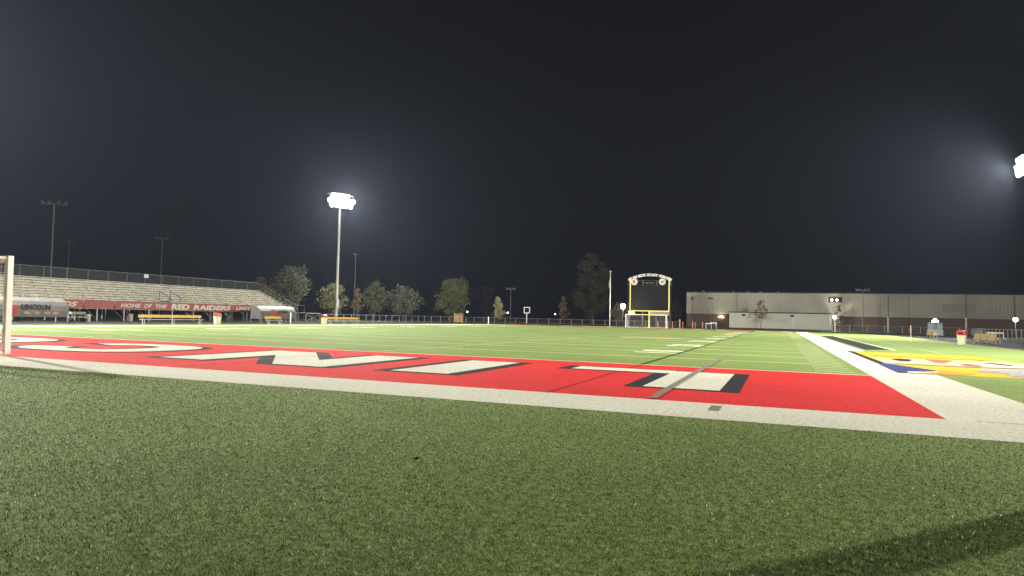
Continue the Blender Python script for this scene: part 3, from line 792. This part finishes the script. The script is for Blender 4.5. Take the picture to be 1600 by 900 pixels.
# play clock
t = thing('play_clock', 'square play clock in a pale frame on a post behind the far corner', 'clock', (-30.8, 128.7, 0))
MB().box(-.14, -.1, 0, .14, .1, 2.3).build('post', 'galv', t)
b = MB(); b.box(-.72, -.08, 2.3, .72, .08, 2.46); b.box(-.72, -.08, 3.56, .72, .08, 3.72); b.box(-.72, -.08, 2.46, -.56, .08, 3.56); b.box(.56, -.08, 2.46, .72, .08, 3.56); b.build('frame', 'archwhite', t)
MB().box(-.56, -.05, 2.46, .56, .05, 3.56).build('face', 'screen', t)
# timber frame
t = thing('timber_frame', 'yellowish timber slatted stand under the big round tree', 'stand', (-38.3, 109.5, 0), R(12))
for x in (-.8, .8): MB().box(x - .06, -.5, 0, x + .06, .5, 1.75).build('side_frame', 'timber', t)
b = MB()
for k in range(7): b.box(-.72 + k * .22, -.52, .1, -.58 + k * .22, -.48, 1.7)
b.build('slats', 'timber', t); MB().box(-.9, -.55, 1.76, .9, .55, 1.84).build('top', 'timber', t)
# pylons and posts
def pylon(label, loc, H, r=.05, m='goalwhite', group=None, cat='post'):
    t = thing('marker_post', label, cat, loc, 0, group)
    MB().lathe([(r * 1.8, 0), (r * 1.8, .04), (r, .06), (r, H)], 8).build('post', m, t)
    MB().lathe([(r * 1.25, H), (r * 1.25, H + .12), (r * .4, H + .16)], 8).build('post_cap', m, t)
    return t
pylon('white marker post in front of the pale shelter', (-28.9, 48.4, 0), 1.15, .06)
pylon('white marker post by the far left corner of the field', (-26.6, 98.0, 0), 1.2, .09)
for lab, x, y, H, r in (('red post seen through the net of the far goal', .3, 117.5, 1.15, .10), ('red post just right of the far goal', 2.9, 118.5, 1.1, .09), ('thickest red post, right of the far goal', 4.2, 119, 1.5, .15),
                     ('thin red post right of the thickest one', 4.75, 119.2, 1.1, .06), ('left red post of a pair before the brick base', 6.5, 119.9, 1.15, .10), ('right, fainter red post of a pair before the brick base', 6.95, 120.1, 1.1, .06), ('red post left of the stacked hurdles', 8.25, 120.6, 1.15, .09)):
    pylon(lab, (x, y, 0), H, r, 'bollard', 'red posts past the far end line')
for k, (x, y) in enumerate(((9.1, 124.0), (10.0, 124.4))):
    t = thing('hurdle_stack', ['left stack of grey hurdles by the brick base', 'right, taller stack of grey hurdles by the brick base'][k], 'hurdles', (x, y, 0), R(20), 'stacked hurdles')
    for j in range(3):
        b = MB(); yy = j * .18; hh = .95 + .15 * k
        b.bar((-.5, yy, 0), (-.5, yy, hh), .05, .05).bar((.5, yy, 0), (.5, yy, hh), .05, .05).bar((-.5, yy, .03), (-.5, yy + .6, .03), .05, .05).bar((.5, yy, .03), (.5, yy + .6, .03), .05, .05); fr_ = b.build('hurdle_frame', 'galv', t)
        MB().box(-.58, yy - .03, hh - .02, .58, yy - .005, hh + .12).build('hurdle_board', 'archwhite', t)
t = thing('corner_flag', 'white corner flag post with a red flag on the right turf', 'flag', (33, 57.5, 0))
MB().lathe([(.05, 0), (.035, .05), (.03, 1.5)], 8).build('post', 'goalwhite', t)
b = MB(); b.prism([(.03, 1.52), (.06, 1.05), (-.10, .85), (-.18, .95), (-.12, 1.15), (-.02, 1.35)], 1, -.012, .012); b.build('flag', 'flagred', t)
t = thing('track_hurdle', 'pale metal hurdle frame by the right fence', 'hurdle', (48.3, 93.5, 0), R(10))
b = MB(); b.bar((-1, 0, .72), (1, 0, .72), .06, .08).bar((1, 0, 0), (1, 0, .72), .07, .07).bar((-.2, 0, 0), (-.2, 0, .72), .04, .04).bar((1, 0, .03), (1, -.7, .03), .06, .06); b.build('frame', 'archwhite', t); MB().box(-1, -.05, .78, 1, .02, .86).build('top_board', 'archwhite', t)
t = thing('lattice_tower', 'pale steel lattice frame cut off by the right edge of the photo', 'frame', (56.3, 108.5, 0))
b = MB()
for x in (0, 1.6): b.bar((x, 0, 0), (x, 0, 2.9), .12, .12)
for k in range(4): b.bar((0, 0, .1 + k * .7), (1.6, 0, .8 + k * .7), .07, .07); b.bar((0, 0, .8 + k * .7), (1.6, 0, .8 + k * .7), .07, .07)
b.build('lattice', 'bluegrey', t); MB().box(-.1, -.1, 2.9, 1.7, .1, 3.02).build('top_beam', 'archwhite', t)
# under the bleachers
def crate(label, loc, sx, sy, sz, m):
    t = thing('storage_bin', label, 'bin', loc, 0, 'bins under the bleachers')
    MB().lathe([(sx * .44, 0), (sx * .5, sz * .9), (sx * .52, sz)], 10).build('body', m, t); MB().lathe([(sx * .53, sz), (sx * .53, sz + .04), (sx * .2, sz + .08)], 10).build('lid', m, t)
crate('pale grey bin beside the white cart, right of the lettered shelter', (-39.4, 32.3, 0), .5, .5, .62, 'alud')
crate('dull grey bin under the banner, behind the left end of the long bench', (-42.6, 39.3, 0), .6, .5, .72, 'alud')
crate('dull grey bin under the banner, left of the pale shelter', (-42.6, 53.3, 0), .5, .5, .72, 'alud')
t = thing('line_cart', 'white topped cart parked right of the lettered shelter', 'cart', (-39.5, 31.0, 0))
MB().box(-.3, -.45, .68, .3, .95, .93).build('tub', 'cap', t, bevel=.03)
b = MB(); b.bar((-.25, -.4, .45), (-.25, 1.1, .45), .05, .05).bar((.25, -.4, .45), (.25, 1.1, .45), .05, .05)
for y in (-.35, .9): b.bar((.25, y, .2), (.25, y, .68), .04, .04).bar((-.25, y, .2), (-.25, y, .68), .04, .04)
b.build('frame', 'galv', t)
for y in (-.35, .9): MB().cyl((-.3, y, .17), (.3, y, .17), .17, .17, 12).build('wheel_pair', 'hole', t)

# ------------------------------------------------------------------ chain-link fences
def fence(label, pts, H, sp):
    x0, y0 = pts[0]
    t = thing('chain_link_fence', label, 'fence', (x0, y0, 0), 0, 'chain link fences round the track')
    P = [(x - x0, y - y0) for x, y in pts]
    rl = MB(); rl.tube([(x, y, H) for x, y in P], .035, 6); rl.tube([(x, y, .12) for x, y in P], .02, 5); rl.build('rail', 'galv', t)
    ms = MB()
    for (xa, ya), (xb, yb) in zip(P, P[1:]):
        ms.add([(xa, ya, .1), (xb, yb, .1), (xb, yb, H), (xa, ya, H)], [(0, 1, 2, 3)])
    ms.build('chain_link', 'chain', t)
    pm = None; carry = 0
    for (xa, ya), (xb, yb) in zip(P, P[1:]):
        L = math.hypot(xb - xa, yb - ya); d = carry
        while d < L:
            loc = (xa + (xb - xa) * d / L, ya + (yb - ya) * d / L, 0)
            if pm is None: pm = MB().lathe([(.045, 0), (.045, H + .05), (.02, H + .1)], 6).build('fence_post', 'galv', t, loc=loc)
            else:
                c = pm.copy(); COL.objects.link(c); c.parent = t; c.location = loc
            d += sp
        carry = d - L
fence('chain link fence curving behind the far left of the track', [(-42, 72), (-45, 95), (-45.5, 110), (-41, 124), (-33, 132), (-24, 135), (-8, 135.5)], 1.15, 2.6)
fence('chain link fence behind the far goal and scoreboard', [(-8, 135.8), (2, 136)], 1.2, 2.5)
fence('chain link fence with taller posts in front of the right part of the tan building', [(31.2, 127), (45, 128), (53, 127)], 1.3, 2.9)
fence('chain link fence running toward the camera on the right of the track', [(53, 126), (50.5, 108), (49.8, 60)], 1.25, 1.9)
t = thing('gate_post', 'pale thick post at the left end of the fence by the annex', 'post', (31.6, 126.6, 0))
MB().lathe([(.12, 0), (.12, 1.75)], 10).build('post', 'alu', t); MB().lathe([(.15, 1.75), (.1, 1.85)], 10).build('post_cap', 'alu', t)
# grassy bank in front of the annex and behind the far end
b = MB()
for xa, xb, y0, hh in ((6, 33, 132.0, .28), (-44, 5, 137.5, .2)):
    b.add([(xa, y0 - 3, -.02), (xb, y0 - 3, -.02), (xb, y0, hh), (xa, y0, hh), (xa, y0 + 2.5, hh), (xb, y0 + 2.5, hh)], [(0, 1, 2, 3), (3, 2, 5, 4)])
struct(b.build('grass_bank', 'ground'))

# ------------------------------------------------------------------ trees
def leafmat(name, lo, hi, pale=None):
    return blade_mat(name, [(0, lo), (.6, hi), (1, pale or hi)], .6)
LM = dict(grey=leafmat('leaf_greygreen', (.09, .10, .06), (.17, .18, .11), (.28, .28, .19)), green=leafmat('leaf_green', (.08, .095, .035), (.16, .18, .075), (.26, .27, .13)),
          olive=leafmat('leaf_olive', (.09, .10, .035), (.19, .19, .08), (.30, .27, .13)), gold=leafmat('leaf_gold', (.25, .25, .08), (.48, .47, .19), (.70, .66, .36)),
          brown=leafmat('leaf_brown', (.12, .085, .045), (.24, .17, .095), (.34, .25, .15)), dusk=leafmat('leaf_dusk', (.04, .042, .024), (.085, .082, .05), (.13, .118, .075)), dark=leafmat('leaf_dark', (.018, .02, .012), (.042, .04, .025), (.075, .065, .042)))
def tree(label, loc, H, wid, base, shape, lm, n, leaf, seed, group=None, trunk=.16):
    g = np.random.default_rng(seed); rnd = random.Random(seed)
    t = thing('tree', label, 'tree', loc, 0, group)
    tr = MB(); tr.cyl((0, 0, 0), (.1, 0, base), trunk, trunk * .8, 8); tr.cyl((.1, 0, base), (0, 0, H * .82), trunk * .8, .03, 6)
    cl = []
    nc = 34 if wid > 3 else 18
    for k in range(nc):
        u = (k + .5) / nc; z = base + (H - base) * (.06 + .9 * u)
        if shape == 'round': prof = math.sqrt(max(.02, 1 - (2 * u - .95) ** 2))
        elif shape == 'cone': prof = max(.10, 1.02 - u) ** .8 * min(1, .45 + u * 3.5)
        elif shape == 'tall': prof = min(1, .55 + 1.2 * u) * math.sqrt(max(.03, 1 - max(0, (u - .45) / .55) ** 2))
        a = k * 2.4 + rnd.uniform(-.4, .4); rr = wid / 2 * prof * rnd.uniform(.3, 1.0)
        c = Vector((rr * math.cos(a), rr * math.sin(a), z)); c.z += rnd.uniform(-.05, .07) * H; cl.append((c, wid * rnd.uniform(.08, .21) * (.5 + .6 * prof)))
        if k % 2 == 0 or u < .4: tr.cyl((0.05, 0, max(base * .8, z - rr * .9)), tuple(c), max(.02, trunk * .3), .012, 5)
    tr.build('trunk', 'bark', t, smooth=True)
    V = []; per = n // nc
    for c, r in cl:
        d = g.normal(size=(per, 3)); d /= np.linalg.norm(d, axis=1)[:, None]
        q = np.array(c)[None] + d * (r * (g.random(per)[:, None] ** .45)) * np.array([1.15, 1.15, .9])
        q += g.normal(size=(per, 3)) * r * .26
        V.append(q)
    V = np.concatenate(V); m_ = len(V)
    a = g.normal(size=(m_, 3)); a /= np.linalg.norm(a, axis=1)[:, None]
    bb = np.cross(a, g.normal(size=(m_, 3))); bb /= np.linalg.norm(bb, axis=1)[:, None]
    sz = leaf * g.uniform(.5, 1.2, (m_, 1))
    Q = np.empty((m_, 4, 3), np.float32)
    Q[:, 0] = V - a * sz * .5; Q[:, 1] = V + bb * sz * .28; Q[:, 2] = V + a * sz * .5; Q[:, 3] = V - bb * sz * .28
    me = bpy.data.meshes.new('crown'); me.vertices.add(4 * m_); me.vertices.foreach_set('co', Q.ravel())
    me.loops.add(4 * m_); me.loops.foreach_set('vertex_index', np.arange(4 * m_, dtype=np.int32))
    me.polygons.add(m_); me.polygons.foreach_set('loop_start', np.arange(0, 4 * m_, 4, dtype=np.int32)); me.update(calc_edges=True)
    at = me.attributes.new('tint', 'FLOAT', 'POINT'); at.data.foreach_set('value', np.repeat(g.random(m_).astype(np.float32), 4))
    me.materials.append(LM[lm]); o = bpy.data.objects.new('crown', me); COL.objects.link(o); o.parent = t
    return t
G1 = 'trees along the left of the far fence'
tree('large pale grey tree rising behind the end of the bleachers', (-58.7, 83, 0), 9.6, 6.6, 1.6, 'round', 'grey', 5200, .34, 1, G1, .22)
tree('low dull brown tree half hidden behind the top of the bleachers', (-68.5, 86.6, 0), 7.4, 5.0, 1.8, 'round', 'brown', 2600, .34, 2, G1)
tree('green tree directly behind the pole of the lit tower', (-61.8, 100.1, 0), 7.5, 5.2, 1.5, 'round', 'olive', 3200, .32, 3, G1)
tree('thin brownish tree just right of the lit tower', (-66.3, 114.5, 0), 7.1, 3.3, 1.6, 'cone', 'brown', 1700, .32, 4, G1)
tree('upright green tree, third to the right of the lit tower', (-65.5, 120.2, 0), 8.7, 5.6, 1.5, 'round', 'green', 2900, .34, 5, G1)
tree('broad dark green tree left of the short bare pole', (-59.3, 122.7, 0), 7.7, 8.3, 1.4, 'round', 'grey', 3800, .36, 6, G1)
tree('biggest round green tree, standing alone above the timber stand', (-51.1, 131.3, 0), 10.4, 8.6, 1.7, 'round', 'green', 6500, .36, 7, None, .24)
tree('thin dark leafless-looking tree behind the yellowish young tree', (-53.8, 157.2, 0), 10, 5.2, 2, 'tall', 'dark', 900, .4, 8)
tree('small bright yellow-green young tree with a cone crown', (-39.7, 133.0, 0), 6.1, 3.8, 1.1, 'cone', 'gold', 2300, .30, 9, None, .09)
tree('small brown young tree left of the tall dark tree', (-26.2, 141.4, 0), 6.6, 3.5, 1.2, 'cone', 'brown', 1700, .32, 10, None, .09)
tree('tallest dark tree left of the flagpole', (-23.7, 158.5, 0), 18.5, 10.0, 1.5, 'tall', 'dusk', 9000, .42, 11, None, .35)
tree('low dark bushy tree behind the bright street lamp', (-12.7, 141.4, 0), 5.0, 4.5, .8, 'round', 'brown', 1300, .34, 12)
tree('dark tree between the scoreboard and the tan building', (0.1, 141.8, 0), 6.2, 3.6, 1, 'round', 'dark', 1500, .34, 13)
tree('slender brown tree standing in front of the low annex', (18.4, 133.8, .1), 5.7, 2.7, 1.9, 'tall', 'brown', 900, .28, 14, None, .07)
tree('narrow dark evergreen at the right end of the low annex', (33.1, 137.9, 0), 5.0, 2.4, .6, 'cone', 'dark', 1500, .26, 15, None, .08)

# ------------------------------------------------------------------ dry leaves on the turf, unseen post added to cast the lower right shadow
def dry_leaf(label, loc, s, m, rot):
    b = MB(); n = 9; rim = []
    for k in range(n):
        a = 2 * math.pi * k / n; r = s * (.6 + .4 * (k % 2)); rim.append((r * math.cos(a), r * .65 * math.sin(a), .012 + s * .5 * abs(math.sin(a * 1.5))))
    b.add([(0, 0, .01)] + rim + [(0, 0, .004)] + [(x, y, z - .004) for x, y, z in rim], [(0, 1 + k, 1 + (k + 1) % n) for k in range(n)] + [(n + 1, n + 2 + (k + 1) % n, n + 2 + k) for k in range(n)])
    t = thing('fallen_leaf', label, 'leaf', loc, rot, 'fallen leaves on the turf'); b.build('leaf_blade', m, t)
    MB().cyl((s * .9, 0, .02), (s * 1.6, .01, .035), .003, .002, 5).build('leaf_stalk', m, t)
dry_leaf('dark curled leaf lying on the turf left of centre', (18.84, -6.26, .012), .038, 'leafdark', .4)
dry_leaf('pale brown curled leaf lying on the turf right of centre', (21.61, -7.06, .012), .026, 'leafpale', 1.2)
dry_leaf('pale leaf at the bottom edge inside the dark shadow', (22.48, -7.63, .012), .024, 'leafpale', 2.2)
t = thing('shadow_caster_post', 'unseen navy post added just outside the picture to cast the shadow at lower right', 'post', (24.62, -4.96, 0))
MB().lathe([(.215, 0), (.215, 2.3), (.18, 2.38)], 16).build('caster_pad', 'caster_pad', t, smooth=False); MB().lathe([(.08, 2.38), (.08, 2.7)], 10).build('caster_core', 'galv', t)

# ------------------------------------------------------------------ night haze, added for the glow around the lamps
hb = MB(); hb.box(-640, -640, -1.05, 640, 640, 27)
hm = bpy.data.materials.new('haze'); hm.use_nodes = True
for nd in list(hm.node_tree.nodes):
    if nd.type == 'BSDF_PRINCIPLED': hm.node_tree.nodes.remove(nd)
pv = hm.node_tree.nodes.new('ShaderNodeVolumePrincipled'); pv.inputs['Color'].default_value = (.60, .70, 1, 1)
pv.inputs['Density'].default_value = HAZE_DENSITY; pv.inputs['Anisotropy'].default_value = .55
hm.node_tree.links.new(pv.outputs[0], hm.node_tree.nodes['Material Output'].inputs['Volume'])
ho = hb.build('haze', hm); ho['kind'] = 'stuff'
